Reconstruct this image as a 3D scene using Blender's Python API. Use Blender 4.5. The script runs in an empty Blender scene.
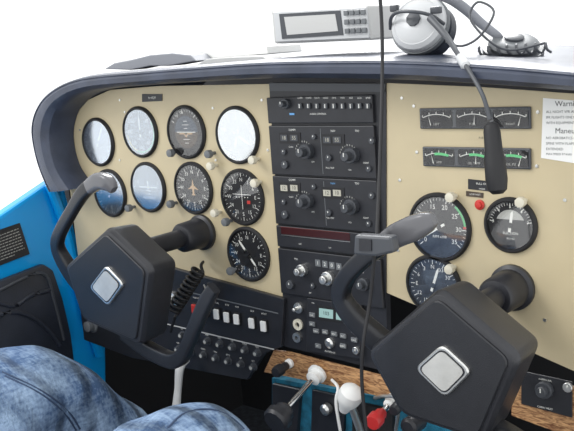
import bpy, bmesh, math, random
from mathutils import Vector, Matrix
from mathutils.bvhtree import BVHTree
random.seed(4)
S=.0254
D=bpy.data; COL=bpy.context.scene.collection
# ---------------- camera (inches) ----------------
CX,CY,CZ=18.44,-33.0,5.22; TH,PH,RO,FP=.701,.188,-.073,863.0
F=Vector((-math.sin(TH)*math.cos(PH),math.cos(TH)*math.cos(PH),-math.sin(PH)))
R0=Vector((math.cos(TH),math.sin(TH),0)); U0=R0.cross(F)
RV=R0*math.cos(RO)+U0*math.sin(RO); UV=-R0*math.sin(RO)+U0*math.cos(RO)
CP=Vector((CX,CY,CZ))
def ray(u,v): return F+RV*((u-287)/FP)-UV*((v-215.5)/FP)
def U(u,v,y=0.0):
    d=ray(u,v); return CP+d*((y-CY)/d.y)
def UXp(u,v,x):
    d=ray(u,v); return CP+d*((x-CX)/d.x)
cam=D.cameras.new('camera'); co=D.objects.new('camera',cam); COL.objects.link(co)
cam.sensor_width=36; cam.lens=FP/574*36; cam.clip_start=.02; cam.clip_end=100
M=Matrix.Identity(4)
for i in range(3):
    M[i][0]=RV[i];M[i][1]=UV[i];M[i][2]=-F[i];M[i][3]=CP[i]*S
co.matrix_world=M
bpy.context.scene.camera=co
# ---------------- materials ----------------
MT={}
def mat(n,c,r=.5,m=0,noise=0,scale=40,bump=0,bscale=300,emis=0,coat=0):
    a=D.materials.new(n); a.use_nodes=True; nt=a.node_tree; b=nt.nodes['Principled BSDF']
    b.inputs['Base Color'].default_value=(*c,1); b.inputs['Roughness'].default_value=r; b.inputs['Metallic'].default_value=m
    b.inputs['Coat Weight'].default_value=coat
    if emis: b.inputs['Emission Color'].default_value=(*c,1); b.inputs['Emission Strength'].default_value=emis
    tc=nt.nodes.new('ShaderNodeTexCoord')
    if noise:
        t=nt.nodes.new('ShaderNodeTexNoise'); t.inputs['Scale'].default_value=scale; t.inputs['Detail'].default_value=5
        nt.links.new(tc.outputs['Object'],t.inputs['Vector'])
        rp=nt.nodes.new('ShaderNodeValToRGB'); rp.color_ramp.elements[0].position=.3; rp.color_ramp.elements[1].position=.7
        rp.color_ramp.elements[0].color=(*[max(0,x*(1-noise)) for x in c],1); rp.color_ramp.elements[1].color=(*[min(1,x*(1+noise)) for x in c],1)
        nt.links.new(t.outputs['Fac'],rp.inputs['Fac']); nt.links.new(rp.outputs['Color'],b.inputs['Base Color'])
    if bump:
        t=nt.nodes.new('ShaderNodeTexNoise'); t.inputs['Scale'].default_value=bscale; nt.links.new(tc.outputs['Object'],t.inputs['Vector'])
        bp=nt.nodes.new('ShaderNodeBump'); bp.inputs['Strength'].default_value=bump; bp.inputs['Distance'].default_value=.001
        nt.links.new(t.outputs['Fac'],bp.inputs['Height']); nt.links.new(bp.outputs['Normal'],b.inputs['Normal'])
    MT[n]=a; return a
mat('tan',(.585,.495,.32),.38,0,.05,14,.08,900)
mat('black',(.020,.021,.026),.40,0,.15,60,.15,900)
mat('blackmatte',(.012,.012,.014),.55)
mat('yokeblack',(.018,.019,.023),.30,0,.1,60,.25,1200)
mat('yokegray',(.024,.025,.030),.32,0,.1,60,.25,1200)
mat('gray',(.15,.16,.17),.45)
mat('darkgray',(.06,.065,.075),.4)
mat('capgray',(.13,.13,.14),.22)
mat('lightgray',(.55,.55,.54),.45)
mat('softgray',(.26,.27,.30),.5)
mat('silvergray',(.58,.59,.60),.35,.1)
mat('vinyl',(.045,.055,.085),.36,0,.25,30,.4,700)
mat('pad',(.03,.035,.05),.42,0,.15,30,.4,500)
mat('white',(.90,.90,.88),.5)
mat('mark',(.85,.85,.80),.5)
mat('dimmark',(.45,.45,.42),.5)
mat('cream',(.72,.68,.56),.45)
mat('digit',(.50,.48,.40),.45)
mat('silver',(.72,.72,.70),.28,.9)
mat('badge',(.70,.69,.65),.35,.6,0.1,60)
mat('chrome',(.8,.8,.8),.12,1)
mat('brown',(.07,.05,.035),.4)
mat('skydial',(.04,.06,.09),.4)
mat('bluemark',(.15,.4,.75),.5)
mat('green',(.10,.55,.2),.5); mat('lcd',(.30,.46,.44),.3,emis=.2)
mat('yellow',(.75,.6,.12),.5); mat('red',(.6,.04,.03),.4); mat('reddisplay',(.045,.010,.012),.25)
mat('redline',(.16,.02,.02),.4)
mat('orange',(.55,.38,.22),.4)
mat('doorblue',(.0,.34,.80),.28,0,.06,8,coat=.4)
mat('carpet',(.015,.16,.26),.9,0,.5,60,.8,600)
mat('dark',(.012,.012,.014),.8)
mat('floor',(.03,.035,.045),.95,0,.4,90,.8,400)
mat('skin',(.55,.33,.24),.5)
mat('redknob',(.50,.03,.03),.35)
mat('thread',(.05,.08,.15),.8)
def wood():
    a=mat('wood',(.4,.2,.08),.4); nt=a.node_tree; b=nt.nodes['Principled BSDF']
    tc=nt.nodes.new('ShaderNodeTexCoord'); mp=nt.nodes.new('ShaderNodeMapping'); mp.inputs['Scale'].default_value=(12,12,60)
    n=nt.nodes.new('ShaderNodeTexNoise'); n.inputs['Scale'].default_value=6; n.inputs['Detail'].default_value=8; n.inputs['Distortion'].default_value=1.5
    rp=nt.nodes.new('ShaderNodeValToRGB'); rp.color_ramp.elements[0].color=(.16,.06,.025,1); rp.color_ramp.elements[1].color=(.62,.36,.17,1)
    rp.color_ramp.elements[0].position=.35; rp.color_ramp.elements[1].position=.62
    nt.links.new(tc.outputs['Object'],mp.inputs['Vector']); nt.links.new(mp.outputs[0],n.inputs['Vector']); nt.links.new(n.outputs['Fac'],rp.inputs['Fac']); nt.links.new(rp.outputs[0],b.inputs['Base Color'])
wood()
def denim():
    a=mat('denim',(.15,.25,.42),.9); nt=a.node_tree; b=nt.nodes['Principled BSDF']
    tc=nt.nodes.new('ShaderNodeTexCoord')
    def N(sc,det,dist=0,vec=None):
        n=nt.nodes.new('ShaderNodeTexNoise'); n.inputs['Scale'].default_value=sc; n.inputs['Detail'].default_value=det; n.inputs['Distortion'].default_value=dist
        nt.links.new(vec or tc.outputs['Object'],n.inputs['Vector']); return n.outputs['Fac']
    def MP(s):
        mp=nt.nodes.new('ShaderNodeMapping'); mp.inputs['Scale'].default_value=s; nt.links.new(tc.outputs['Object'],mp.inputs['Vector']); return mp.outputs[0]
    def MA(x,k,y):
        m=nt.nodes.new('ShaderNodeMath'); m.operation='MULTIPLY_ADD'; m.inputs[1].default_value=k
        nt.links.new(x,m.inputs[0]); nt.links.new(y,m.inputs[2]); return m.outputs[0]
    v=MA(N(260,3,0,MP((1,.25,1))),.45,MA(N(260,3,0,MP((.25,1,.6))),.45,MA(N(45,4,.3),.3,N(11,2,.4))))
    rp=nt.nodes.new('ShaderNodeValToRGB'); rp.color_ramp.elements[0].color=(.065,.125,.25,1); rp.color_ramp.elements[1].color=(.36,.49,.67,1)
    rp.color_ramp.elements[0].position=.70; rp.color_ramp.elements[1].position=1.0
    sc=nt.nodes.new('ShaderNodeMath'); sc.operation='MULTIPLY'; sc.inputs[1].default_value=.76
    nt.links.new(v,sc.inputs[0]); nt.links.new(sc.outputs[0],rp.inputs['Fac']); nt.links.new(rp.outputs[0],b.inputs['Base Color'])
    wv=nt.nodes.new('ShaderNodeTexWave'); wv.inputs['Scale'].default_value=6; wv.inputs['Distortion'].default_value=9; wv.inputs['Detail'].default_value=2; wv.inputs['Detail Scale'].default_value=1.1; wv.bands_direction='Y'
    nt.links.new(tc.outputs['Object'],wv.inputs['Vector'])
    h=MA(N(300,2,0),.15,wv.outputs['Fac'])
    bp=nt.nodes.new('ShaderNodeBump'); bp.inputs['Strength'].default_value=.9; bp.inputs['Distance'].default_value=.014
    nt.links.new(h,bp.inputs['Height']); nt.links.new(bp.outputs['Normal'],b.inputs['Normal'])
denim()
def glass(n,fac,rough=.02,tint=(1,1,1)):
    a=D.materials.new(n); a.use_nodes=True; nt=a.node_tree; nt.nodes.clear()
    o=nt.nodes.new('ShaderNodeOutputMaterial'); m=nt.nodes.new('ShaderNodeMixShader'); t=nt.nodes.new('ShaderNodeBsdfTransparent'); g=nt.nodes.new('ShaderNodeBsdfGlossy')
    g.inputs['Roughness'].default_value=rough; g.inputs['Color'].default_value=(*tint,1); m.inputs[0].default_value=fac
    nt.links.new(t.outputs[0],m.inputs[1]); nt.links.new(g.outputs[0],m.inputs[2]); nt.links.new(m.outputs[0],o.inputs[0]); MT[n]=a
BT=(.85,.92,1)
glass('glass_low',.06); glass('glass_strip',.025); glass('glass_soft',.2,.22,BT); glass('glass_mid',.38,.16,BT); glass('glass_high',.55,.14,BT); glass('glass_mirror',.60,.1,tint=(.95,.98,1)); glass('glass_window',.02)
# ---------------- mesh builder (coords in inches) ----------------
class B:
    def __init__(s): s.bm=bmesh.new(); s.ms=[]
    def mi(s,m):
        if m not in s.ms: s.ms.append(m)
        return s.ms.index(m)
    def poly(s,vs,faces,m,smooth=False,bev=0,seg=2):
        t=bmesh.new(); bv=[t.verts.new(v) for v in vs]
        for f in faces:
            try: t.faces.new([bv[i] for i in f])
            except ValueError: pass
        bmesh.ops.recalc_face_normals(t,faces=t.faces)
        if bev:
            es=[e for e in t.edges if len(e.link_faces)==2 and e.calc_face_angle(0)>.6]
            bmesh.ops.bevel(t,geom=es,offset=bev,segments=seg,affect='EDGES',profile=.5,clamp_overlap=True)
        me=D.meshes.new('tmp'); t.to_mesh(me); t.free()
        n0=len(s.bm.faces); s.bm.from_mesh(me); D.meshes.remove(me); s.bm.faces.ensure_lookup_table()
        k=s.mi(m)
        for f in s.bm.faces[n0:]: f.material_index=k; f.smooth=smooth
        return s
    def box(s,c,d,m,bev=0):
        x,y,z=c; a,b,e=[v/2 for v in d]
        vs=[(x+i*a,y+j*b,z+k*e) for i in(-1,1) for j in(-1,1) for k in(-1,1)]
        return s.poly(vs,[(0,1,3,2),(4,6,7,5),(0,4,5,1),(2,3,7,6),(0,2,6,4),(1,5,7,3)],m,False,bev)
    def prism(s,pts,y0,y1,m,bev=0,smooth=False,seg=2,scale1=1.0):
        n=len(pts); cx=sum(p[0] for p in pts)/n; cz=sum(p[1] for p in pts)/n
        vs=[(p[0],y0,p[1]) for p in pts]+[(cx+(p[0]-cx)*scale1,y1,cz+(p[1]-cz)*scale1) for p in pts]
        fs=[tuple(range(n)),tuple(range(2*n-1,n-1,-1))]+[(i,(i+1)%n,n+(i+1)%n,n+i) for i in range(n)]
        return s.poly(vs,fs,m,smooth,bev,seg)
    def loft(s,pts,prof,m):
        n=len(pts); cx=sum(p[0] for p in pts)/n; cz=sum(p[1] for p in pts)/n; vs=[];fs=[]
        for sc,y in prof:
            for p in pts: vs.append((cx+(p[0]-cx)*sc,y,cz+(p[1]-cz)*sc))
        for j in range(len(prof)-1):
            for i in range(n): fs.append((j*n+i,j*n+(i+1)%n,(j+1)*n+(i+1)%n,(j+1)*n+i))
        fs.append(tuple(range(n))); k=(len(prof)-1)*n; fs.append(tuple(range(k,k+n)))
        return s.poly(vs,fs,m,True)
    def lathe(s,o,ax,prof,m,seg=32,smooth=True,knurl=0):
        ax=Vector(ax).normalized(); o=Vector(o)
        a=ax.orthogonal().normalized(); b=ax.cross(a)
        vs=[];fs=[]
        for r,h in prof:
            for i in range(seg):
                t=2*math.pi*i/seg; rr=r*(1+ (knurl if i%2 else 0))
                vs.append(o+ax*h+(a*math.cos(t)+b*math.sin(t))*rr)
        for j in range(len(prof)-1):
            for i in range(seg): fs.append((j*seg+i,j*seg+(i+1)%seg,(j+1)*seg+(i+1)%seg,(j+1)*seg+i))
        if prof[0][0]>1e-4: fs.append(tuple(range(seg)))
        if prof[-1][0]>1e-4: fs.append(tuple(range((len(prof)-1)*seg,len(prof)*seg)))
        return s.poly(vs,fs,m,smooth)
    def ring(s,o,ax,prof,m,seg=40):
        ax=Vector(ax).normalized(); o=Vector(o); a=ax.orthogonal().normalized(); b=ax.cross(a); vs=[];fs=[];n=len(prof)
        for r,h in prof:
            for i in range(seg):
                t=2*math.pi*i/seg; vs.append(o+ax*h+(a*math.cos(t)+b*math.sin(t))*r)
        for j in range(n):
            k=(j+1)%n
            for i in range(seg): fs.append((j*seg+i,j*seg+(i+1)%seg,k*seg+(i+1)%seg,k*seg+i))
        return s.poly(vs,fs,m,True)
    def cyl(s,p0,p1,r,m,r1=None,seg=20,smooth=True):
        p0=Vector(p0);p1=Vector(p1);h=(p1-p0).length; r1=r if r1 is None else r1
        e=min(.04,r*.2)
        return s.lathe(p0,p1-p0,[(r-e,0),(r,e),(r1,h-e),(r1-e,h)],m,seg,smooth)
    def tube(s,path,rad,m,seg=14,sub=5,flat=1.0,up=(0,1,0),sq=1.0):
        P=[Vector(p) for p in path]
        if not isinstance(rad,(list,tuple)): rad=[rad]*len(P)
        pts=[];rs=[];n=len(P)
        for i in range(n-1):
            p0=P[max(i-1,0)];p1=P[i];p2=P[i+1];p3=P[min(i+2,n-1)]
            for k in range(sub):
                t=k/sub
                pts.append(.5*((2*p1)+(p2-p0)*t+(2*p0-5*p1+4*p2-p3)*t*t+(3*p1-p0-3*p2+p3)*t**3)); rs.append(rad[i]*(1-t)+rad[i+1]*t)
        pts.append(P[-1]);rs.append(rad[-1])
        up=Vector(up); vs=[];fs=[]; N=len(pts)
        pw=lambda v:math.copysign(abs(v)**sq,v)
        for i,p in enumerate(pts):
            T=(pts[min(i+1,N-1)]-pts[max(i-1,0)]).normalized()
            a=T.cross(up)
            if a.length<1e-3: a=T.orthogonal()
            a.normalize(); b=T.cross(a)
            for j in range(seg):
                t=2*math.pi*(j+.5)/seg; vs.append(p+a*pw(math.cos(t))*rs[i]+b*pw(math.sin(t))*rs[i]*flat)
        for i in range(N-1):
            for j in range(seg): fs.append((i*seg+j,i*seg+(j+1)%seg,(i+1)*seg+(j+1)%seg,(i+1)*seg+j))
        fs.append(tuple(range(seg)));fs.append(tuple(range((N-1)*seg,N*seg)))
        return s.poly(vs,fs,m,True)
    def text(s,t,size,x,y,z,m,rot=0,align='CENTER',mx=None):
        c=D.curves.new('t','FONT'); c.body=t; c.size=size; c.align_x=align; c.align_y='CENTER'; c.resolution_u=2
        o=D.objects.new('t',c); COL.objects.link(o)
        dg=bpy.context.evaluated_depsgraph_get(); me=D.meshes.new_from_object(o.evaluated_get(dg))
        if mx is None: mx=Matrix.Translation((x,y,z))@Matrix.Rotation(rot,4,'Y')@Matrix.Rotation(math.pi/2,4,'X')
        me.transform(mx)
        n0=len(s.bm.faces); s.bm.from_mesh(me); s.bm.faces.ensure_lookup_table(); k=s.mi(m)
        for f in s.bm.faces[n0:]: f.material_index=k
        D.objects.remove(o); D.curves.remove(c); D.meshes.remove(me); return s
    def obj(s,name,parent=None,label=None,cat=None,group=None,loc=None,kind=None):
        L=Vector(parent['_o']) if parent else Vector(loc if loc else (0,0,0))
        if not parent and loc is None:
            n=max(1,len(s.bm.verts)); L=sum((v.co for v in s.bm.verts),Vector())/n
        me=D.meshes.new(name); bmesh.ops.remove_doubles(s.bm,verts=s.bm.verts,dist=1e-5); s.bm.to_mesh(me); s.bm.free()
        me.transform(Matrix.Translation(-L)); me.transform(Matrix.Scale(S,4))
        for m in s.ms: me.materials.append(MT[m])
        if any(p.use_smooth for p in me.polygons):
            try: me.set_sharp_from_angle(angle=math.radians(32))
            except Exception: pass
        o=D.objects.new(name,me); COL.objects.link(o)
        if parent: o.parent=parent
        else: o.location=L*S; o['_o']=list(L)
        tag(o,label,cat,group,kind); return o
def tag(o,label=None,cat=None,group=None,kind=None):
    if label:o['label']=label
    if cat:o['category']=cat
    if group:o['group']=group
    if kind:o['kind']=kind
def thing(name,loc,label,cat,group=None):
    o=D.objects.new(name,None); COL.objects.link(o); o.empty_display_size=.02; o.location=Vector(loc)*S; o['_o']=list(loc); tag(o,label,cat,group); return o
def PX(pts,y): return [(lambda q:(q.x,q.z))(U(u,v,y)) for u,v in pts]
def fillet(pts,r,n=6):
    out=[];N=len(pts)
    for i in range(N):
        p=Vector(pts[i]);a=Vector(pts[i-1])-p;b=Vector(pts[(i+1)%N])-p
        rr=r[i] if isinstance(r,(list,tuple)) else r
        ra=min(rr,a.length*.45);rb=min(rr,b.length*.45)
        A=p+a.normalized()*ra;Bq=p+b.normalized()*rb
        for k in range(n+1):
            t=k/n; q=A*(1-t)**2+p*2*t*(1-t)+Bq*t*t; out.append((q.x,q.y))
    return out
Y=(0,-1,0)
# ---------------- setting ----------------
B().box((-8,-16,-24.5),(70,76,1),'floor').obj('floor',kind='structure')
B().box((-8,17,-10),(60,.6,28.5),'dark').obj('wall_front',kind='structure')
B().box((-30.2,-10,-15.5),(.6,54,18),'dark').obj('wall_left',kind='structure')
B().box((-29.9,9,-2),(.6,15,9.5),'dark').obj('wall_side',kind='structure')
# ---------------- instrument panels ----------------
lp=[(70,190),(63,165),(64,140),(72,118),(88,100),(110,90),(160,86),(269,84),(283,300),(284,335),(165,312),(84,300),(76,240)]
B().prism(PX(lp,0),0,.12,'tan').obj('instrument_panel',label='beige painted metal panel holding round flight instruments',cat='instrument panel',group='beige instrument panels')
rp=[(386,83),(480,87),(620,97),(660,420),(574,371),(520,347),(450,320),(385,292)]
B().prism(PX(rp,0),0,.12,'tan').obj('instrument_panel',label='beige painted metal panel holding engine gauges',cat='instrument panel',group='beige instrument panels')
cs=[(269,83),(386,83),(386,292),(388,372),(283,346),(283,300)]
B().prism(PX(cs,-.06),-.06,.3,'black').obj('radio_rack',label='black metal rack behind the stacked radios',cat='radio rack')
# ---------------- glareshield ----------------
inn=[(70,190),(56,168),(50,140),(54,116),(66,101),(90,91),(140,86),(200,82),(270,79),(384,80),(480,85),(574,92),(650,99)]
out=[(46,192),(36,165),(29,130),(35,106),(52,88),(82,76),(140,70),(200,65),(270,60),(384,58),(480,62),(574,70),(650,78)]
def shield():
    b=B(); A=[U(u,v,-1.8) for u,v in inn]; O=[U(u,v,-1.8) for u,v in out]; N=len(A)
    def cr(L,t):
        i=min(int(t),N-2); f=t-i; p0=L[max(i-1,0)];p1=L[i];p2=L[i+1];p3=L[min(i+2,N-1)]
        return .5*((2*p1)+(p2-p0)*f+(2*p0-5*p1+4*p2-p3)*f*f+(3*p1-p0-3*p2+p3)*f**3)
    vs=[];fs=[];K=(N-1)*5+1
    for k in range(K):
        a=cr(A,k/5);o=cr(O,k/5); n=o-a
        prof=[(0,-.04),(0,-1.3),(.08,-1.75),(.3,-2.05),(.6,-2.05),(.88,-1.8),(1,-1.2),(1.03,0),(1.03,4),(1.0,12),(.8,12),(.6,-.04)]
        for f,y in prof: v=a+n*f; vs.append((v.x,y,v.z))
    P=len(prof)
    for k in range(K-1):
        for j in range(P): fs.append((k*P+j,k*P+(j+1)%P,(k+1)*P+(j+1)%P,(k+1)*P+j))
    b.poly(vs,fs,'vinyl',True)
    seam=[cr(A,k/2).lerp(cr(O,k/2),.78)+Vector((0,-.12,0)) for k in range((N-1)*2+1)]
    b.tube(seam,.04,'vinyl',6,3)
    return b.obj('glareshield',label='dark blue-gray padded vinyl hood over the instrument panel',cat='glareshield')
shield()
# ---------------- gauges ----------------
def gauge(px,py,r,nums,glassm,label,knobs=(),ang0=0,span=360,ticks=36,needles=((30,.8),),arcs=(),extra=None,nr=.66,group='round flight instruments',fs=.3,title=None):
    c=U(px,py); X,Z=c.x,c.z
    t=thing('flight_instrument',(X,0,Z),label,'gauge',group)
    B().ring((X,0,Z),Y,[(r+.13,-.02),(r+.13,.10),(r+.05,.2),(r-.02,.2),(r-.07,.06),(r-.07,-.02)],'blackmatte').obj('bezel',t)
    b=B(); b.lathe((X,0,Z),Y,[(r-.05,0),(r-.05,.05)],'blackmatte',36,False)
    def at(a,q): a=math.radians(a); return X+math.sin(a)*q,Z+math.cos(a)*q
    for k in range(ticks+ (0 if span==360 else 1)):
        a=ang0+span*k/ticks; big=(k%(3 if ticks==36 else 5)==0); l=.2 if big else .11; w=.035 if big else .02
        r1=r-.12; x0,z0=at(a,r1); x1,z1=at(a,r1-l); ar=math.radians(a); dx,dz=math.cos(ar)*w/2,-math.sin(ar)*w/2
        b.poly([(x0-dx,-.06,z0-dz),(x0+dx,-.06,z0+dz),(x1+dx,-.06,z1+dz),(x1-dx,-.06,z1-dz)],[(0,1,2,3)],'mark')
    for a0,a1,q,w,m in arcs:
        vs=[];n=14
        for k in range(n+1):
            a=a0+(a1-a0)*k/n; x,z=at(a,q);vs.append((x,-.062,z)); x,z=at(a,q-w);vs.append((x,-.062,z))
        b.poly(vs,[(2*k,2*k+1,2*k+3,2*k+2) for k in range(n)],m)
    for k,s in enumerate(nums):
        a=ang0+span*k/(len(nums) if span==360 else len(nums)-1); x,z=at(a,r*nr); b.text(s,fs,x,-.065,z,'mark')
    if title: b.text(title,.17,X,-.065,Z-r*.3,'mark')
    if extra: extra(b,X,Z,r)
    b.obj('dial',t)
    if needles:
        b=B()
        for a,l in needles:
            ar=math.radians(a); ux,uz=math.sin(ar),math.cos(ar); px_,pz=uz,-ux; w=.06; L=l*r
            b.prism([(X+ux*L,Z+uz*L),(X+px_*w+ux*L*.8,Z+pz*w+uz*L*.8),(X+px_*w-ux*.3,Z+pz*w-uz*.3),(X-px_*w-ux*.3,Z-pz*w-uz*.3),(X-px_*w+ux*L*.8,Z-pz*w+uz*L*.8)],-.09,-.075,'mark')
        b.lathe((X,-.07,Z),Y,[(.12,0),(.12,.04)],'blackmatte',16); b.obj('needle',t)
    B().lathe((X,0,Z),Y,[(r-.06,.14),(r*.6,.15),(.0,.155)],glassm,36,True).obj('glass_cover',t)
    for kx,ky,m in knobs:
        q=U(kx,ky,-.45); B().lathe((q.x,0,q.z),Y,[(.09,0),(.09,.3),(.2,.33),(.22,.45),(.2,.62),(.08,.65)],m,16,True,.08).obj('knob',t)
ROSE=['N','3','6','E','12','15','S','21','24','W','30','33']
def horizon(b,X,Z,r):
    n=18; rr=r*.66
    up=[(X+math.cos(math.pi*k/n)*rr,-.066,Z+math.sin(math.pi*k/n)*rr) for k in range(n+1)]
    dn=[(X+math.cos(math.pi*k/n)*rr,-.066,Z-math.sin(math.pi*k/n)*rr) for k in range(n+1)]
    b.poly(up,[tuple(range(n+1))],'skydial'); b.poly(dn,[tuple(range(n+1))],'brown')
    b.box((X,-.08,Z),(rr*1.6,.01,.04),'mark')
    for k in (-3,-2,-1,1,2,3): b.box((X,-.08,Z+k*.2),(.5 if k%2==0 else .28,.01,.025),'mark')
    b.prism([(X-.5,Z-.05),(X-.12,Z-.05),(X,Z-.2),(X+.12,Z-.05),(X+.5,Z-.05),(X+.5,Z-.12),(X+.14,Z-.12),(X,Z-.3),(X-.14,Z-.12),(X-.5,Z-.12)],-.1,-.09,'orange')
def plane(b,X,Z,r):
    b.box((X,-.08,Z),(r*1.1,.01,.09),'mark'); b.box((X,-.08,Z+.12),(.1,.01,.5),'mark'); b.box((X,-.08,Z-.2),(.4,.01,.06),'mark'); b.box((X,-.075,Z-.62),(1.0,.01,.16),'dimmark')
def hdg(b,X,Z,r):
    b.prism([(X,Z+.5),(X+.08,Z+.15),(X+.42,Z-.08),(X+.08,Z-.03),(X+.06,Z-.3),(X+.16,Z-.4),(X-.16,Z-.4),(X-.06,Z-.3),(X-.08,Z-.03),(X-.42,Z-.08),(X-.08,Z+.15)],-.08,-.07,'orange')
def vor(b,X,Z,r):
    b.box((X,-.085,Z),(.03,.01,1.3),'mark'); b.box((X,-.085,Z+.15),(1.3,.01,.03),'mark'); b.box((X+.45,-.08,Z-.25),(.22,.01,.18),'red')
    for k in (-2,-1,1,2): b.lathe((X+k*.2,-.07,Z),Y,[(.03,0),(.03,.02)],'mark',8)
G=gauge; R=1.36
G(99,142,R,['','12','1','2','3','4'],'glass_high','black round clock in the beige panel, glass washed with glare')
G(141,132,R,['','40','60','80','100','120','140','160'],'glass_mid','round airspeed indicator with colour arcs, reflecting daylight',arcs=((60,200,1.2,.09,'green'),(200,260,1.2,.09,'yellow')),needles=((0,.7),),title='KNOTS')
G(187,132,R,['','10','20','','',''],'glass_low','round attitude indicator with dark horizon ball and white lines',extra=horizon,needles=(),knobs=((171,153,'gray'),),ang0=-60,span=120,ticks=12,nr=.8,fs=.2)
G(238,135,R+.04,['0','1','2','3','4','5','6','7','8','9'],'glass_mirror','round altimeter whose glass reflects white daylight',ticks=50,needles=((120,.75),(200,.5)),knobs=((209,154,'gray'),(253,160,'cream')))
G(111,193,R,['','1','2','3'],'glass_mid','round gauge behind the yoke with glare on its glass')
G(149,187,R,['','','L','','','','','','R',''],'glass_mid','round turn coordinator with small white airplane symbol',extra=plane,needles=(),title='2 MIN',knobs=((129,208,'gray'),),ticks=12)
G(194,188,R,ROSE,'glass_low','round heading indicator with pale airplane symbol',extra=hdg,needles=(),fs=.28,knobs=((171,204,'gray'),(215,213,'cream'),(211,166,'cream')))
G(243,197,R+.04,ROSE,'glass_low','round navigation indicator with crossed needles and compass card',extra=vor,needles=(),fs=.28,knobs=((226,222,'gray'),(255,183,'cream')))
G(249,254,R+.02,ROSE,'glass_low','round direction finder indicator with white compass numerals',needles=((-40,.7),(140,.6)),fs=.28,knobs=((231,271,'gray'),))
G(440,227,1.44,['0','5','10','15','20','25','30','35'],'glass_low','round tachometer with white numerals and green arc',ang0=-130,span=260,ticks=35,needles=((-120,.75),),title='RPM x100',arcs=((40,85,1.32,.1,'green'),(85,90,1.32,.14,'red')),knobs=((451,197,'cream'),),group='round engine gauges')
def suction(b,X,Z,r):
    n=10; rr=r*.62
    b.poly([(X+math.cos(math.pi*(.12+.76*k/n))*rr,-.064,Z+math.sin(math.pi*(.12+.76*k/n))*rr) for k in range(n+1)],[tuple(range(n+1))],'dimmark'); b.text('SUCTION',.16,X,-.066,Z-.35,'mark'); b.text('IN HG',.13,X,-.066,Z-.58,'mark')
G(511,225,1.07,['3','4','5','6','7'],'glass_low','small round suction gauge in the beige panel',ang0=-80,span=160,ticks=20,needles=((10,.6),),fs=.2,extra=suction,knobs=((521,202,'cream'),),group='round engine gauges',nr=.74)
G(434,285,1.3,['N','33','30','W','24','21','S','15','12','E','6','3'],'glass_low','round gauge behind the yoke horn with dark face',needles=((20,.7),),fs=.26,knobs=((450,269,'cream'),),group='round engine gauges')
# ---------------- radios ----------------
XL,XR=-10.0,-3.68; XM=(XL+XR)/2
def knob(t,px,py,r=.3,m='darkgray',y=-.2,h=.5,two=True,name='knob'):
    q=U(px,py,y-h*.5); b=B()
    b.lathe((q.x,y,q.z),Y,[(r,0),(r,h*.45),(r*.9,h*.5)],m,24,True,.05)
    if two: b.lathe((q.x,y,q.z),Y,[(r*.6,h*.5),(r*.6,h),(r*.5,h*1.05)],m,18,True,.05)
    b.box((q.x,y-h*(1.08 if two else .55),q.z+r*.3),(.04,.03,r*.5),'mark')
    return b.obj(name,t)
def faceplate(t,z0,z1,x0=XL,x1=XR,y=-.22,m='black'):
    b=B(); b.box(((x0+x1)/2,y/2-.02,(z0+z1)/2),(x1-x0,-y,abs(z1-z0)),m,.04)
    return b
def pbox(b,px,py,w,h,m,y=-.24,d=.04,txt=None,ts=.2,tm='mark'):
    q=U(px,py,y); b.box((q.x,y,q.z),(w,d,h),m)
    if txt: b.text(txt,ts,q.x,y-d/2-.005,q.z,tm)
def ptxt(b,px,py,t,ts=.15,m='mark',y=-.245,al='CENTER'):
    q=U(px,py,y); b.text(t,ts,q.x,y,q.z,m,align=al)
t=thing('audio_panel',(XM,-.1,2.2),'black audio selector panel with a row of small buttons','radio panel')
b=faceplate(t,3.0,1.72)
for i in range(9): ptxt(b,300+i*8.5,98,['COM1','COM2','NAV1','NAV2','DME','MKR','ADF','AUX','SPKR'][i],.12)
ptxt(b,318,114,'AUDIO CONTROL',.12)
pbox(b,292,114,.3,.1,'bluemark',-.245)
b.obj('faceplate',t)
for i in range(9):
    q=U(300+i*8.5,106,-.3); B().box((q.x,-.29,q.z),(.26,.12,.26),'darkgray',.03).box((q.x,-.36,q.z),(.05,.02,.2),'mark').obj('push_button',t)
knob(t,284,104,.24)
b=B().prism(PX([(269,83),(385,84),(384,92),(270,91)],-.15),-.15,-.06,'darkgray').obj('trim_strip',label='thin gray metal strip above the radios',cat='trim strip')
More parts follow.
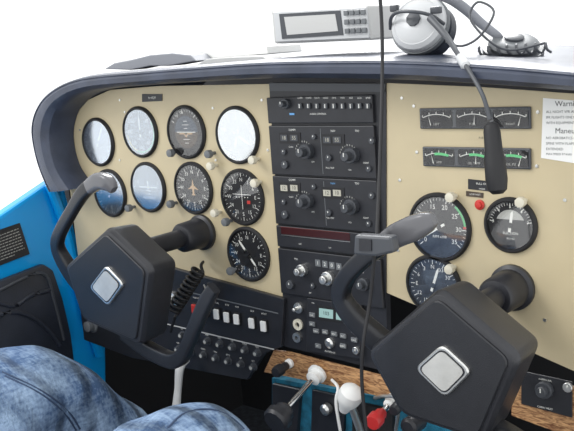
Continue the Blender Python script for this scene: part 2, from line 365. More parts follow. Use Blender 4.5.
for n,(z1,z0,py0,sl) in enumerate([(1.6,-.86,125,0),(-.94,-3.42,175,5)]):
    t=thing('aircraft_radio',(XM,-.1,(z0+z1)/2),['black radio with dark displays and concentric tuning knobs','black radio with cream digits and concentric tuning knobs'][n],'radio','stacked radios')
    b=faceplate(t,z1,z0); 
    y=py0
    ptxt(b,292,y+5,'COMM',.14); ptxt(b,333,y+6+sl*.5,'NAV',.14,'bluemark' if n else 'mark'); ptxt(b,357,y+6+sl*.5,'TSO',.13)
    for (px,py,w) in ((290,y+13,1.35),(333,y+15+sl*.6,1.35)):
        pbox(b,px,py,w,.55,'blackmatte',-.25)
        if n: pbox(b,px-6,py,.44,.3,'digit',-.28,.03,'12',.26,'blackmatte'); pbox(b,px+4,py,.46,.3,'digit',-.28,.03,'10',.26,'blackmatte')
        else: pbox(b,px-6,py,.44,.3,'darkgray',-.28,.03,'18',.26,'digit'); pbox(b,px+4,py,.46,.3,'darkgray',-.28,.03,'55',.26,'digit')
    ptxt(b,313,y+37,'OFF',.11); ptxt(b,330,y+43,'PULL TEST',.11); ptxt(b,366,y+38+sl,'IDENT',.11); ptxt(b,291,y+22,'CHAN',.1); ptxt(b,350,y+45+sl*.5,'VOL',.1)
    b.box((XM+.1,-.24,(z0+z1)/2),(.03,.02,2.2),'gray')
    for i in range(10): 
        a=math.pi*(.1+.8*i/9)
        for kx in (304,349):
            q=U(kx,y+(27 if kx==304 else 31+sl*.3),-.25); b.box((q.x+math.cos(a)*.52,-.25,q.z+math.sin(a)*.52),(.035,.01,.08),'dimmark')
    b.obj('faceplate',t)
    knob(t,304,y+27,.36,h=.75); knob(t,349,y+31+sl*.3,.36,h=.75); knob(t,284,y+40,.2,h=.35,two=False); knob(t,328,y+33+sl,.16,h=.35,two=False); knob(t,313,y+12,.13,h=.3,two=False)
    knob(t,371,y+16+sl,.15,h=.3,two=False); knob(t,283,y+27,.14,h=.3,two=False); knob(t,368,y+44+sl,.14,h=.3,two=False)
t=thing('transponder',(XM,-.1,-4),'slim black receiver with dark red display window','radio')
b=faceplate(t,-3.5,-4.6,XL,XR)
q=U(316,234,-.25); b.box((q.x-.1,-.24,q.z),(4.3,.04,.34),'reddisplay'); b.box((q.x-.1,-.27,q.z+.2),(4.3,.02,.02),'redline')
b.box((q.x-.1,-.27,q.z-.22),(4.3,.03,.02),'silver')
ptxt(b,300,244,'ON',.1); ptxt(b,330,248,'TST',.1)
b.obj('faceplate',t)
t=thing('intercom_panel',(XM,-.1,-5.7),'black control panel with two concentric knobs and number wheels','radio')
b=faceplate(t,-4.7,-7.1)
for i in range(4):
    pbox(b,318+i*7,263+i*1.2,.32,.34,'gray',-.25,.04,'1200'[i],.26)
ptxt(b,296,259,'VOL',.13); ptxt(b,362,272,'SQL',.12); ptxt(b,310,293,'OFF',.1); ptxt(b,340,293,'IDENT',.1)
b.obj('faceplate',t)
knob(t,300,271,.3,'silver',h=.6); knob(t,326,279,.34,'silver',h=.6); knob(t,289,285,.22,h=.4,two=False); knob(t,362,285,.3); knob(t,345,283,.15,h=.3,two=False); knob(t,312,286,.14,h=.3,two=False)
c=U(334,329,-.3)
t=thing('autopilot_control',(c.x,-.3,c.z),'black autopilot unit with small pale displays and buttons','autopilot')
b=B().prism(PX([(307,298),(361,306),(360,359),(306,351)],-.35),-.35,-.06,'black',.03)
b.prism(PX([(317,305),(348,310),(348,324),(317,320)],-.38),-.38,-.34,'blackmatte'); 
b.prism(PX([(319,308),(333,310),(333,319),(319,317)],-.39),-.39,-.37,'lcd'); b.prism(PX([(336,311.5),(346,313),(346,321),(336,319.5)],-.39),-.39,-.37,'lcd')
ptxt(b,326,313.5,'103',.27,'blackmatte',-.395); ptxt(b,313,303,'ON',.1,'mark',-.36); ptxt(b,352,317,'HDG',.1,'mark',-.36); ptxt(b,330,352,'AUTOPILOT',.12,'mark',-.36)
b.obj('faceplate',t)
for px,py,tx in ((312,324,'AP'),(316,331,'NAV'),(325,332,'APR'),(334,334,'REV'),(343,336,'ALT'),(354,322,'UP'),(354,331,'DN'),(318,346,'FT'),(343,346,'BARO'),(354,340,'CWS'),(312,315,'HSI'),(354,312,'YD')):
    q=U(px,py,-.42); B().box((q.x,-.4,q.z),(.36,.1,.24),'gray',.03).text(tx,.13,q.x,-.465,q.z,'mark').obj('push_button',t)
q=U(330,343,-.4); B().lathe((q.x,-.35,q.z),Y,[(.26,0),(.26,.15),(.16,.22)],'silver',18).obj('knob',t)
knob(t,355,351,.18,'silver',y=-.35,h=.3,two=False)
t=thing('dimmer_control',U(296,315,-.1),'pair of chrome toggle and round cream jack on the black rack','switch')
b=B(); q=U(296,309,-.3); b.lathe((q.x,-.06,q.z),Y,[(.28,0),(.28,.1),(.1,.12),(.1,.45),(.05,.5)],'silver',16); b.obj('toggle',t)
q=U(297,325,-.2); B().ring((q.x,-.06,q.z),Y,[(.3,0),(.3,.12),(.14,.12),(.14,0)],'cream').obj('jack_socket',t)
q=U(296,338,-.2); B().ring((q.x,-.06,q.z),Y,[(.26,0),(.26,.12),(.1,.12),(.1,0)],'silver').obj('jack_socket',t)
# ---------------- right panel strip gauges ----------------
def strip(xl,xr,yl,yr,h,labs,green):
    a=U(xl,yl);c=U(xr,yr); zc=(a.z+c.z)/2; x0,x1=a.x,c.x
    t=thing('engine_gauge_cluster',((x0+x1)/2,0,zc),'black horizontal strip of three small engine gauges','gauge','strip gauge clusters')
    b=B().box(((x0+x1)/2,-.07,zc),(x1-x0,.14,h),'darkgray',.05)
    b.obj('housing',t)
    w=(x1-x0)/3
    for i in range(3):
        cx=x0+w*(i+.5); b=B(); b.prism(fillet([(cx-w*.45,zc-h*.4),(cx+w*.45,zc-h*.4),(cx+w*.45,zc+h*.4),(cx-w*.45,zc+h*.4)],.1,3),-.16,-.13,'dark')
        rr=w*.95; zo=zc+h*.22-rr
        vs=[];n=12
        for k in range(n+1):
            a_=math.radians(-24+48*k/n)
            for q in (rr,rr-.03): vs.append((cx+math.sin(a_)*q,-.165,zo+math.cos(a_)*q))
        b.poly(vs,[(2*k,2*k+1,2*k+3,2*k+2) for k in range(n)],'mark')
        if green:
            vs=[]
            for k in range(7):
                a_=math.radians(-8+26*k/6)
                for q in (rr-.0,rr-.11): vs.append((cx+math.sin(a_)*q,-.170,zo+math.cos(a_)*q))
            b.poly(vs,[(2*k,2*k+1,2*k+3,2*k+2) for k in range(6)],'green')
        for k in range(5):
            a_=math.radians(-24+12*k); b.box((cx+math.sin(a_)*(rr+.05),-.165,zo+math.cos(a_)*(rr+.05)),(.025,.01,.09),'mark')
        b.text(labs[i],.14,cx,-.17,zc-h*.27,'dimmark')
        an=math.radians([-14,4,17][i]); L=rr-.02; s0=rr*.72
        ux,uz=math.sin(an),math.cos(an); b.poly([(cx+ux*s0-.022,-.18,zo+uz*s0),(cx+ux*s0+.022,-.18,zo+uz*s0),(cx+ux*L,-.18,zo+uz*L)],[(0,1,2)],'mark')
        b.obj('dial',t)
    B().box(((x0+x1)/2,-.2,zc),(x1-x0-.15,.01,h-.15),'glass_strip').obj('glass_cover',t)
strip(421,532,117,119,.9,['LEFT','FUEL','RIGHT'],False)
strip(424,532,153,162,.87,['AMP','OIL TEMP','OIL PSI'],True)
def placard(poly,y,m,lines,label,name='placard',lm='mark',th=.04,al='CENTER'):
    b=B().prism(PX(poly,y),y,y+th,m)
    for px,py,tx,ts in lines: ptxt(b,px,py,tx,ts,lm,y-.006,al)
    return b.obj(name,label=label,cat='placard')
placard([(468,179),(495,182),(495,192),(468,189)],-.04,'black',[(482,184,'PULL OFF',.13),(482,189,'HOLD',.1)],'small black engraved placard on the beige panel')
placard([(466,191),(483,193),(483,198),(466,196)],-.04,'brown',[(475,194.5,'LOW VOLT',.1)],'tiny brown low voltage placard beside a warning light')
q=U(479,205,-.1)
B().lathe((q.x,0,q.z),Y,[(.22,0),(.22,.08),(.15,.1),(.13,.18),(0,.22)],'red',18).obj('warning_light',label='small round red warning light in the beige panel',cat='warning light')
placard([(543,98),(630,105),(630,172),(541,158)],-.03,'white',[(555,104,'Warning',.30),(546,112,'ALL NIGHT VFR AND',.14),(546,117.5,'IFR FLIGHTS ONLY',.14),(546,123,'WITH EQUIPMENT',.14),(555,131,'Maneuvers',.30),(546,138,'NO AEROBATICS OR',.14),(546,143.5,'SPINS WITH FLAPS',.14),(546,149,'EXTENDED',.14),(546,154,'MAX SPEED 97 KIAS',.12)],'white paper placard with black operating text',lm='black',al='LEFT')
placard([(142,94),(162,94),(162,101),(142,102)],-.04,'black',[(152,98,'N 4927F',.18)],'small black registration placard above the gauges')
placard([(470,133),(500,136),(500,141),(470,139)],-.015,'tan',[(485,138,'FUEL QTY',.13)],'tan engraved label between the strip gauges',lm='black')
for i,(px,py) in enumerate([(414,106),(417,152),(538,112),(537,166),(75,160),(80,130),(120,100),(213,108),(262,100),(268,150),(402,98),(400,180),(398,250),(480,290),(545,320),(565,200),(120,160),(216,160),(125,112),(70,180)]):
    q=U(px,py); B().lathe((q.x,0,q.z),Y,[(.08,0),(.07,.04),(.03,.045)],'silver',12).obj('panel_screw',label='small silver screw head in the beige panel',cat='screw',group='panel screws')
# ---------------- lower switch panel ----------------
c=U(220,325,-.3)
t=thing('switch_panel',(c.x,-.2,c.z),'black lower switch panel with white rockers and breakers','switch panel')
b=B().prism(PX([(150,262),(284,299),(281,347),(264,354),(247,380),(132,358),(84,340),(78,292)],-.3),-.3,-.02,'black',.04)
for i,tx in enumerate(['MASTER','FUEL','BCN','NAV','LDG','PITOT']): ptxt(b,[196,217,227,237,252,264][i],[298,303,305,307,311,314][i],tx,.13,'mark',-.31)
b.prism(PX([(190,292),(278,313),(278,314),(190,293)],-.32),-.32,-.3,'gray')
b.prism(PX([(160,322),(274,349),(274,350),(160,323)],-.32),-.32,-.3,'lightgray')
for j in range(2):
    for i in range(7): ptxt(b,182+i*12.5-j*4,329+i*3+j*14,['ALT','FLAP','INST','RAD','LTS','TURN','NAV','STRB','AP'][(i+j*3)%9],.13,'mark',-.31)
b.obj('panel_plate',t)
for px,py,m in ((195,309,'red'),(205,311,'white'),(217,314,'white'),(227,317,'white'),(237,319,'white'),(252,323,'white'),(264,326,'white')):
    q=U(px,py,-.4); b=B().box((q.x,-.36,q.z),(.44,.12,.70),'blackmatte',.03).box((q.x,-.46,q.z),(.36,.16,.58),m,.05); b.obj('rocker_switch',t)
for j in range(2):
    for i in range(7):
        q=U(182+i*12.5-j*4,335+i*3+j*14,-.4); b=B().lathe((q.x,-.3,q.z),Y,[(.24,0),(.24,.05),(.17,.06),(.17,.28),(.13,.3)],'darkgray',16); b.lathe((q.x,-.6,q.z),Y,[(.10,0),(.10,.012)],'dimmark',10); b.obj('circuit_breaker',t)
q=U(171,300,-.4); B().lathe((q.x,-.3,q.z),Y,[(.5,0),(.5,.15),(.3,.2),(.3,.35)],'silver',20).obj('ignition_lock',t)
p0=U(199,270,-1.3); p1=U(172,312,-2.0); t=thing('coiled_cord',p0,'black coiled cord hanging beside the yoke shaft','cord')
dv=(p1-p0); ev=Vector((0,1,0)); fv=dv.cross(ev).normalized(); gv=dv.cross(fv).normalized()
path=[p0+dv*(a/60)+(fv*math.cos(a*1.05)+gv*math.sin(a*1.05))*.36 for a in range(61)]
B().tube([U(203,262,-.3),U(201,266,-1)]+path+[p1+Vector((-.3,0,-1.2))],.09,'blackmatte',8,3).obj('coil',t)
q=U(207,300,-.9); B().box((q.x,q.y,q.z),(.35,.08,.6),'gray',.03).tube([U(204,285,-.4),U(206,290,-.8),q+Vector((0,0,.3))],.05,'silver',8,4).obj('key',label='small gray metal key hanging from the switch panel',cat='key')
# wood strips
B().prism(PX([(264,372),(274,350),(290,352),(400,380),(397,400),(285,376)],-.14),-.14,-.065,'wood').obj('trim_1',kind='structure')
B().prism(PX([(512,368),(580,388),(580,440),(512,415)],0.0),-.05,.05,'wood').obj('trim_2',kind='structure')
b=B().prism(PX([(521,371),(572,382),(572,418),(521,404)],-.15),-.15,-.06,'black',.03)
ptxt(b,545,380,'CABIN AIR',.12,'mark',-.16); ptxt(b,545,408,'CABIN HEAT',.12,'mark',-.16)
t=b.obj('heater_panel',label='black cabin heat plate with two round knobs',cat='control panel')
knob(t,543,391,.36,'darkgray',y=-.15,h=.5); knob(t,567,388,.2,'silver',y=-.15,h=.3,two=False)
q=U(93,325,-.3); B().lathe((q.x,-.3,q.z),Y,[(.5,0),(.5,.1),(.35,.15),(.35,.5),(.25,.55)],'gray',20).obj('primer_knob',label='round gray primer knob on the black lower panel',cat='knob')
b=B(); q=U(154,353,-.6); b.box((q.x,-.6,q.z),(.9,.2,.7),'black',.04); b.box((q.x,-.71,q.z),(.6,.02,.4),'cream'); b.text('BAT',.2,q.x,-.725,q.z,'black'); b.obj('outlet_box',label='small black box with cream label under the switches',cat='outlet')
# ---------------- push-pull controls ----------------
def pushpull(name,base,yb,tipx,tipy,yt,rk,m,label,cat,rod='chrome',rr=.14,ferr='white',fr=None):
    a=U(*base,yb); e=U(tipx,tipy,yt); t=thing(name,a,label,cat)
    d=(e-a); fr=fr or rr*2.6
    B().cyl(a+d*-.02,a+d*.85,rr,rod).obj('rod',t)
    B().lathe(a,d,[(fr,0),(fr,.15),(fr*.75,.2),(fr*.75,.5),(fr*.5,.55)],ferr,18).obj('ferrule',t)
    pr=[(rk*.5,-.6),(rk*.75,-.4),(rk*.7,-.1),(rk,0),(rk,.35),(rk*.85,.5),(0,.52)]
    B().lathe(e,d,pr,m,24,True,.04).obj('knob',t)
pushpull('throttle',(318,373),-.3,280,416,-3.6,.68,'black','black throttle knob on a chrome rod with white ferrule','throttle',rr=.14,fr=.52)
pushpull('carburetor_heat_control',(290,363),-.2,281,369,-1.0,.30,'black','small black carburetor heat knob above the throttle','control knob',rr=.1)
pushpull('mixture_control',(393,400),-.3,377,418,-2,.38,'redknob','red fluted mixture knob beside the white lever','control knob')
pushpull('cowl_control',(408,394),-.3,398,406,-1.4,.26,'black','small black push-pull knob beside the red knob','control knob',rr=.08)
a=U(350,396,-1)
t=thing('flap_lever',a,'rounded white lever knob on the center console','lever')
B().lathe(a,(U(357,380,-1.2)-a),[(.25,-1.1),(.42,-.6),(.58,-.25),(.62,0),(.56,.35),(.3,.58),(0,.64)],'white',24).obj('knob',t)
B().tube([a+Vector((0,.1,-.6)),a+Vector((.1,.6,-2.2)),a+Vector((.1,1,-4))],.2,'silver').obj('arm',t)
a=U(180,368,-1.5); e=U(176,410,-2.2)
t=thing('parking_brake_handle',a,'light gray brake handle hanging below the switch panel','handle')
B().tube([a+Vector((0,.6,.3)),a,(a+e)/2,e],[.22,.3,.24,.3],'lightgray',flat=.7).obj('handle_shaft',t)
B().prism(PX([(272,378),(396,400),(470,440),(470,600),(272,600)],.4),.4,3,'carpet').obj('center_console',label='blue carpeted center console below the panel',cat='console')
q=U(325,400,.1)
t=thing('fuel_selector',q,'black placard and chrome knobs on blue console','selector')
b=B().prism(PX([(312,390),(345,397),(343,440),(311,432)],.2),.2,.4,'black',.02); b.obj('plate',t)
B().lathe(U(328,408,.1),Y,[(.3,0),(.3,.3),(.15,.4)],'silver',16).obj('knob',t)
B().prism(PX([(272,384),(300,390),(296,440),(272,440)],.1),.1,.38,'black',.02).obj('console_plate',label='black plate on the side of the blue console',cat='plate')
B().prism(PX([(352,402),(392,411),(392,450),(352,444)],.1),.1,.38,'dark',.02).obj('console_plate',label='dark recessed plate below the white lever',cat='plate')
b=B(); q=U(412,425,-.8); b.lathe(q,Y,[(.45,-.6),(.45,.3),(.3,.4)],'black',18); b.obj('trim_knob',label='round black knob low on the console',cat='knob')
B().tube([U(375,398,-.25),U(386,396,-.9),U(398,402,-1.2),U(395,440,-.8)],.1,'silver').obj('control_cable',label='short metal cable under the wood strip',cat='cable')
B().tube([U(332,380,-.2),U(338,388,-.9),U(336,404,-1.1),U(342,440,-.8)],.08,'white').obj('control_cable',label='short white cable hanging below the wood strip',cat='cable')
# ---------------- yokes ----------------
def yoke(shaft,body,yf,dep,rad,hornA,hornB,emb,capA,label):
    s=U(*shaft,0)
    t=thing('control_yoke',(s.x,0,s.z),label,'control yoke','paired control yokes')
    B().lathe((s.x,0,s.z),Y,[(1.0,0),(1.0,.2),(.85,.3),(.8,1.6),(.7,1.75),(.55,1.8)],'black',28).obj('collar',t)
    B().cyl((s.x,0,s.z),(s.x,yf+dep-.3,s.z),.5,'black').obj('shaft',t)
    P=fillet(PX(body,yf),rad,5)
    B().loft(P,[(.86,yf+dep),(.95,yf+dep-.12),(.97,yf+dep-.3),(1.0,yf+.30),(1.0,yf+.26),(.955,yf+.02),(.94,yf)],'yokegray').obj('hub',t)
    B().loft(P,[(.89,yf+.05),(.89,yf-.06),(.875,yf-.1)],'yokeblack').obj('cover_plate',t)
    E=fillet(PX(emb,yf-.15),.3,4); n=len(E); ex=sum(p[0] for p in E)/n; ez=sum(p[1] for p in E)/n
    b=B().loft(E,[(1.06,yf-.08),(1.06,yf-.2),(1.0,yf-.25)],'silver')
    sc=lambda k:[(ex+(p[0]-ex)*k,ez+(p[1]-ez)*k) for p in E]
    b.prism(sc(.92),yf-.256,yf-.2,'black'); b.prism(sc(.84),yf-.28,yf-.2,'badge')
    b.obj('emblem_plate',t,label='silver framed square emblem plate')
    for H in (hornA,hornB):
        path=[U(h[0],h[1],yf+h[2]) for h in H]; B().tube(path,[h[3] for h in H],'yokeblack',24,6,.75,sq=.38).obj('horn',t)
    path=[U(h[0],h[1],yf+h[2]) for h in capA]; B().tube(path,[h[3] for h in capA],'capgray',20,4,.8,sq=.5).obj('grip_switch_cap',t,label='gray switch cap on horn tip')
    return t
yoke((203,232),[(107,227),(151,269),(141,347),(82,321),(64,266)],-7,1.9,[.35,.35,.35,.5,.35],
  [(100,300,1.0,.4),(80,284,.9,.44),(66,264,.7,.44),(58,247,.5,.38),(60,233,.3,.33),(73,209,.1,.31),(83,193,0,.34),(93,184,0,.34)],
  [(125,332,1.0,.4),(148,349,.9,.40),(171,360,.6,.40),(182,356,.4,.36),(188,344,.2,.31),(198,320,0,.33),(207,300,0,.33),(214,288,0,.28)],
  [(107,266),(124,284),(109,305),(91,287)],[(90,187,0,.36),(99,181,-.05,.42),(108,183,-.1,.38),(114,190,-.1,.22)],'black control yoke with two horns turned to one side')
yoke((513,287),[(438,288),(520,358),(483,444),(400,416),(365,352)],-6.6,2.2,[.4,.4,.4,.5,.4],
  [(425,372,1.2,.5),(400,356,1.0,.50),(372,334,.7,.48),(350,312,.45,.43),(341,294,.3,.38),(348,275,.1,.34),(367,256,0,.34),(388,242,0,.36)],
  [(475,420,1.2,.5),(510,440,1.0,.5),(545,462,.7,.5),(580,455,.4,.42),(592,420,0,.38),(602,390,0,.34)],
  [(443,345),(471,371),(446,396),(417,368)],[(384,244,0,.38),(398,235,-.05,.46),(414,228,-.1,.48),(427,222,-.15,.38),(434,219,-.15,.2)],'black control yoke with dark gray grip end')
# ---------------- cable with clip ----------------
t=thing('headset_cable',U(379,150,-4),'thin black cable hanging down over the radios','cable')
B().tube([U(378,-30,-3),U(382,30,-3.2),U(382,90,-3.8),U(380,160,-5.5),U(377,235,-7.6)],.075,'blackmatte',8,6).obj('cord',t)
B().tube([U(375,250,-7.6),U(370,300,-7.6),U(363,345,-8),U(362,385,-8),U(368,445,-8)],.07,'blackmatte',8,6).obj('cord',t)
B().prism(PX([(354,235),(391,237),(393,253),(376,257),(353,255)],-8.0),-8.0,-7.5,'darkgray',.1).prism(PX([(359,239),(371,240),(371,251),(359,251)],-8.05),-8.05,-8,'black').obj('cable_clip',t)
# ---------------- headset on glareshield ----------------
c=U(420,50,1)
t=thing('headset',c,'pale gray aviation headset lying on the glareshield with boom microphone','headset')
e=U(419,24,.5); ax=Vector((.1,-.9,.35))
B().lathe(e,ax,[(.4,-.7),(.95,-.6),(1.2,-.3),(1.28,.0),(1.22,.2),(1.05,.34),(1.0,.32),(.7,.5),(.3,.56),(0,.57)],'silvergray',32).obj('ear_cup',t)
B().ring(e,ax,[(1.22,-.02),(1.34,-.05),(1.34,-.28),(1.2,-.3)],'gray').ring(e,ax,[(.9,-.6),(1.25,-.65),(1.3,-1.1),(.8,-1.2)],'pad').obj('ear_cushion',t)
b=B().tube([e+Vector((-1.35,-.2,-.1)),e+Vector((-1.0,-.65,.35)),e+Vector((-.4,-1.0,.55)),e+Vector((.4,-1.0,.5)),e+Vector((1.0,-.7,.3)),e+Vector((1.35,-.2,-.1))],.08,'darkgray',10,6)
b.lathe(e+ax*.54,ax,[(.3,0),(.3,.14),(.1,.18)],'darkgray',18,True,.08)
b.box(e+Vector((-.9,-.5,.75)),(.35,.3,.3),'darkgray',.06); b.box(e+Vector((1.1,-.4,.5)),(.4,.4,.3),'darkgray',.06); b.obj('stirrup',t)
e2=U(514,42,2.5); ax2=Vector((.25,-.3,.92))
B().lathe(e2,ax2,[(.4,-.4),(.95,-.3),(1.1,-.1),(1.05,.0),(.9,.1),(.6,.15),(0,.17)],'gray',28).obj('ear_cup',t)
B().ring(e2,ax2,[(.85,-.25),(1.3,-.27),(1.3,-.5),(.8,-.55)],'darkgray').lathe(e2+ax2*.15,ax2,[(.4,0),(.4,.1),(.3,.14)],'darkgray',20,True,.05).obj('ear_cushion',t)
B().tube([e+Vector((0,.1,1.15)),U(430,-4,1),U(446,-3,1.4),U(464,8,1.9),U(482,24,2.2),U(498,36,2.3),e2+Vector((-.6,.1,.1))],[.14,.2,.24,.24,.22,.18,.12],'softgray',10,5,.5).obj('headband',t)
pr=[e2+Vector((-1.3+a*.085,-.9+math.cos(a*1.25)*.18,-.3+math.sin(a*1.25)*.2)) for a in range(40)]
B().tube(pr,.055,'darkgray',8,3).obj('coiled_cord',t)
B().tube([U(446,42,.2),U(462,46,.0),U(480,36,.4),U(494,12,1),U(478,2,1.2),U(470,18,1),U(488,40,.6),U(510,50,.8),U(545,43,.6)],.05,'darkgray',8,6).obj('loose_cord',t)
B().tube([U(430,18,-.5),U(446,36,-.9),U(458,54,-1.6),U(471,74,-2.2),U(483,96,-2.6),U(490,120,-2.8)],[.16,.14,.1,.085,.085,.09],'darkgray',10,6).obj('microphone_boom',t)
q=U(462,60,-1.7); B().lathe(q,U(471,74,-2.2)-q,[(.12,-.3),(.2,-.2),(.2,.4),(.12,.5)],'silvergray',16).obj('boom_clamp',t)
a=U(491,122,-2.8); e3=U(497,184,-3)
B().lathe(a,e3-a,[(.12,0),(.26,.1),(.32,.35),(.34,1.1),(.40,1.5),(.42,2.2),(.36,2.6),(.2,2.75)],'blackmatte',20).obj('microphone',t)
# radio unit
c=U(322,42,3); t=thing('radio_unit',c,'gray portable radio with dark framed display on glareshield','portable radio')
O=PX([(271,10),(368,5),(372,40),(274,44)],2); b=B().prism(O,2,5,'lightgray',.1); b.obj('case',t)
b=B().prism(PX([(273,12),(366,7),(369,38),(276,42)],1.9),1.9,2.05,'silvergray',.03); 
b.prism(PX([(279,14),(340,10.5),(343,35),(282,39)],1.86),1.86,1.9,'darkgray'); b.prism(PX([(284,17),(335,14),(338,31),(287,35)],1.84),1.84,1.86,'lightgray')
b.obj('front_panel',t)
for i in range(4):
    for j in range(3):
        q=U(346+i*5.7+j*.6,13+j*9-i*.3,1.8); B().box((q.x,1.8,q.z),(.26,.1,.24),'gray',.03).obj('push_button',t)
# papers & items on shield
b=B().prism(PX([(110,68),(200,60),(268,54),(266,46),(190,50),(120,60)],3),3,6,'white',.05); b.prism(PX([(150,57),(205,51),(255,48),(250,44),(190,46),(155,52)],3.5),3.5,6,'white',.03); b.obj('folded_map',label='folded pale paper chart lying on the glareshield',cat='map')
b=B().prism(PX([(104,69),(114,63),(130,60),(150,55),(172,53),(190,55),(196,61),(168,66),(150,66),(130,70)],1.5),1.5,2.9,'softgray',.06); b.obj('sunglasses_case',label='flat gray cloth case lying on the glareshield',cat='case')
b=B().prism(PX([(196,65),(206,59),(230,57),(262,56),(266,60),(230,63)],1.5),1.5,2.9,'lightgray',.05); b.obj('notebook',label='thin gray notebook lying on the glareshield',cat='notebook')
# ---------------- left door ----------------
XD=-28.4
def pxx(pts,x): return [UXp(u,v,x) for u,v in pts]
def slab(pts,x,th,m,bev=0):
    P=pxx(pts,x); n=len(P); vs=[p for p in P]+[p+Vector((-th,0,0)) for p in P]
    return B().poly(vs,[tuple(range(n)),tuple(range(2*n-1,n-1,-1))]+[(i,(i+1)%n,n+(i+1)%n,n+i) for i in range(n)],m,False,bev)
slab([(62,176),(50,182),(0,216),(-120,290),(-330,430),(-300,700),(110,640),(106,340),(80,250)],XD,1,'doorblue',.2).obj('door_1',kind='structure')
b=slab([(-40,300),(0,281),(44,264),(54,270),(64,300),(72,335),(80,400),(20,460),(-60,480)],XD+.5,.5,'pad',.2)
b.tube(pxx([(-30,304),(0,290),(42,273),(54,300),(64,340)],XD+.55),.1,'darkgray',8,5)
b.tube(pxx([(-30,330),(10,312),(40,322),(60,345)],XD+.52),.16,'pad',8,5)
b.tube(pxx([(-10,300),(14,306),(30,296),(50,290)],XD+.52),.13,'pad',8,5)
b.obj('door_pocket',label='black padded vinyl pocket on the blue door',cat='door pocket')
b=slab([(-12,234),(20,223),(30,254),(-6,268)],XD+.1,.1,'black',.02)
P=pxx([(-9,236),(19,225.5),(28,253),(-4,265)],XD+.13)
def doorpt(s,t): return P[0].lerp(P[1],s).lerp(P[3].lerp(P[2],s),t)
for k in range(9):
    s0=.05
    while s0<.93:
        l=random.uniform(.04,.11); s1=min(s0+l,.95)
        if k==8 and s0>.6: break
        tt=.08+k*.1; a=doorpt(s0,tt);e=doorpt(s1,tt);d=(doorpt(s0,tt+.028)-a); b.poly([a,e,e+d,a+d],[(0,1,2,3)],'dimmark'); s0=s1+.025
b.obj('placard',label='black door placard with fine white engraved text',cat='placard')
b=B().tube([UXp(50,184,XD+.3),UXp(66,230,XD+.3),UXp(82,300,XD+.3),UXp(100,355,XD+.3)],.35,'doorblue',10); b.obj('trim_3',kind='structure')
# ---------------- pilot legs ----------------
tx=D.textures.new('folds','CLOUDS'); tx.noise_scale=.075; tx.noise_depth=1
def skinmesh(name,pts,edges,radii,m,parent=None,sub=2,disp=0):
    me=D.meshes.new(name); L=pts[0]; me.from_pydata([tuple((p-L)*S) for p in pts],edges,[]); 
    o=D.objects.new(name,me); COL.objects.link(o)
    o['_o']=list(L)
    if parent: o.parent=parent
    else: o.location=L*S
    md=o.modifiers.new('skin','SKIN'); md.use_smooth_shade=True
    for i,r in enumerate(radii): 
        me.skin_vertices[0].data[i].radius=(r*S,r*S)
    me.skin_vertices[0].data[0].use_root=True
    s=o.modifiers.new('sub','SUBSURF'); s.levels=sub; s.render_levels=sub
    if disp:
        d=o.modifiers.new('folds','DISPLACE'); d.texture=tx; d.strength=disp; d.mid_level=.5; d.texture_coords='LOCAL'
    me.materials.append(MT[m]); return o
k1=U(36,396,-9.5); k2=U(208,450,-8.5)
pel=Vector((-15.3,-27,k1.z-4.0))
h1=pel+Vector((-3.6,.5,0)); h2=pel+Vector((3.4,.5,-.3))
a1=Vector((k1.x+1.5,1,-21)); a2=Vector((k2.x-3.0,-1,-21))
t1=a1+Vector((0,4,-.5)); t2=a2+Vector((0,4,-.5)); ab=pel+Vector((0,-2,5))
def mid(a,b,f,dz=0,dy=0): return a.lerp(b,f)+Vector((0,dy,dz))
pts=[pel,ab,h1,mid(h1,k1,.5,.3),k1,mid(k1,a1,.45,0,-1),a1,t1,h2,mid(h2,k2,.5,.3),k2,mid(k2,a2,.45,0,-1),a2,t2]
ed=[(0,1),(0,2),(2,3),(3,4),(4,5),(5,6),(6,7),(0,8),(8,9),(9,10),(10,11),(11,12),(12,13)]
person=skinmesh('person',pts,ed,[4.3,4.8,3.1,2.8,2.2,1.8,1.3,1.1,2.8,2.2,1.9,1.7,1.3,1.1],'skin')
tag(person,'seated person in faded blue jeans with knees bent','person')
pj=[pel,ab,h1,mid(h1,k1,.5,.3),mid(h1,k1,.85,.6),k1+Vector((0,.5,0)),mid(k1,a1,.45,0,-1),a1,h2,mid(h2,k2,.5,.0),mid(h2,k2,.85,.2),k2+Vector((0,.5,0)),mid(k2,a2,.45,0,-1),a2]
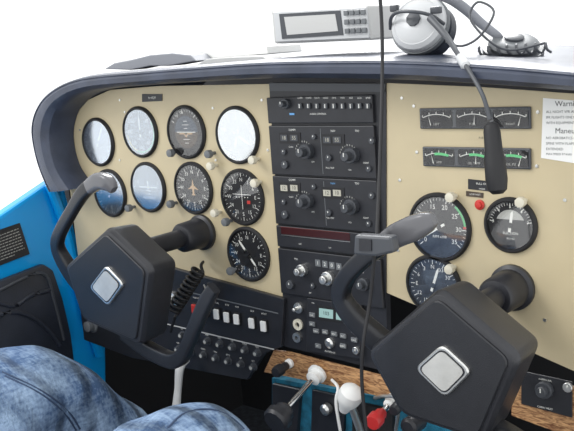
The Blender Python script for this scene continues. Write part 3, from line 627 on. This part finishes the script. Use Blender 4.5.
j=skinmesh('jeans',pj,[(0,1),(0,2),(2,3),(3,4),(4,5),(5,6),(6,7),(0,8),(8,9),(9,10),(10,11),(11,12),(12,13)],[5.2,5.6,4.1,3.9,3.6,3.2,2.7,2.3,3.6,3.1,2.9,2.7,2.4,2.2],'denim',person,4,.018)
bpy.context.view_layer.update()
dg=bpy.context.evaluated_depsgraph_get(); oe=j.evaluated_get(dg); mj=oe.to_mesh(); mw=j.matrix_world
bv=BVHTree.FromPolygons([mw@v.co for v in mj.vertices],[tuple(p.vertices) for p in mj.polygons]); oe.to_mesh_clear()
def onj(u,v):
    h=bv.ray_cast(CP*S,ray(u,v).normalized()); return h[0]/S if h[0] else None
for pl in ([(2,372),(20,380),(40,390),(58,402),(72,416),(80,429)],[(5,376),(22,384),(41,394),(57,406),(69,419),(76,430)],[(168,428),(180,416),(196,410),(214,410),(232,418),(244,429)]):
    pp=[q for q in (onj(*p) for p in pl) if q]
    if len(pp)>2: B().tube(pp,.05,'thread',6,4).obj('seam',j)
b=B().box((-15.3,-26,k1.z-12.5),(18,18,5),'pad',.8); t=b.obj('pilot_seat',label='black padded seat under the seated person',cat='seat')
# ---------------- windscreen ----------------
b=B(); a=[(-29,13,3.6),(14,13,3.6),(12,-4,20),(-27,-4,20)]
b.poly(a,[(0,1,2,3)],'glass_window'); b.obj('window_1',kind='structure')
# ---------------- light ----------------
w=D.worlds.new('w'); bpy.context.scene.world=w; w.use_nodes=True; bg=w.node_tree.nodes['Background']; bg.inputs[0].default_value=(.98,.995,1,1); bg.inputs[1].default_value=1.35
def dir_light(e,a,d):
    ld=D.lights.new('dir_light','SUN'); ld.energy=e; ld.angle=a; lo=D.objects.new('dir_light',ld); COL.objects.link(lo)
    lo.rotation_euler=Vector(d).to_track_quat('Z','Y').to_euler()
dir_light(1.3,.4,(-.6,-.7,.7)); dir_light(4.5,.5,(-.5,.75,.75))  # second one is an added front backlight to brighten yoke and glareshield tops
for o in D.objects:
    if '_o' in o.keys(): del o['_o']
vs=bpy.context.scene.view_settings; vs.view_transform='Standard'; vs.look='None'
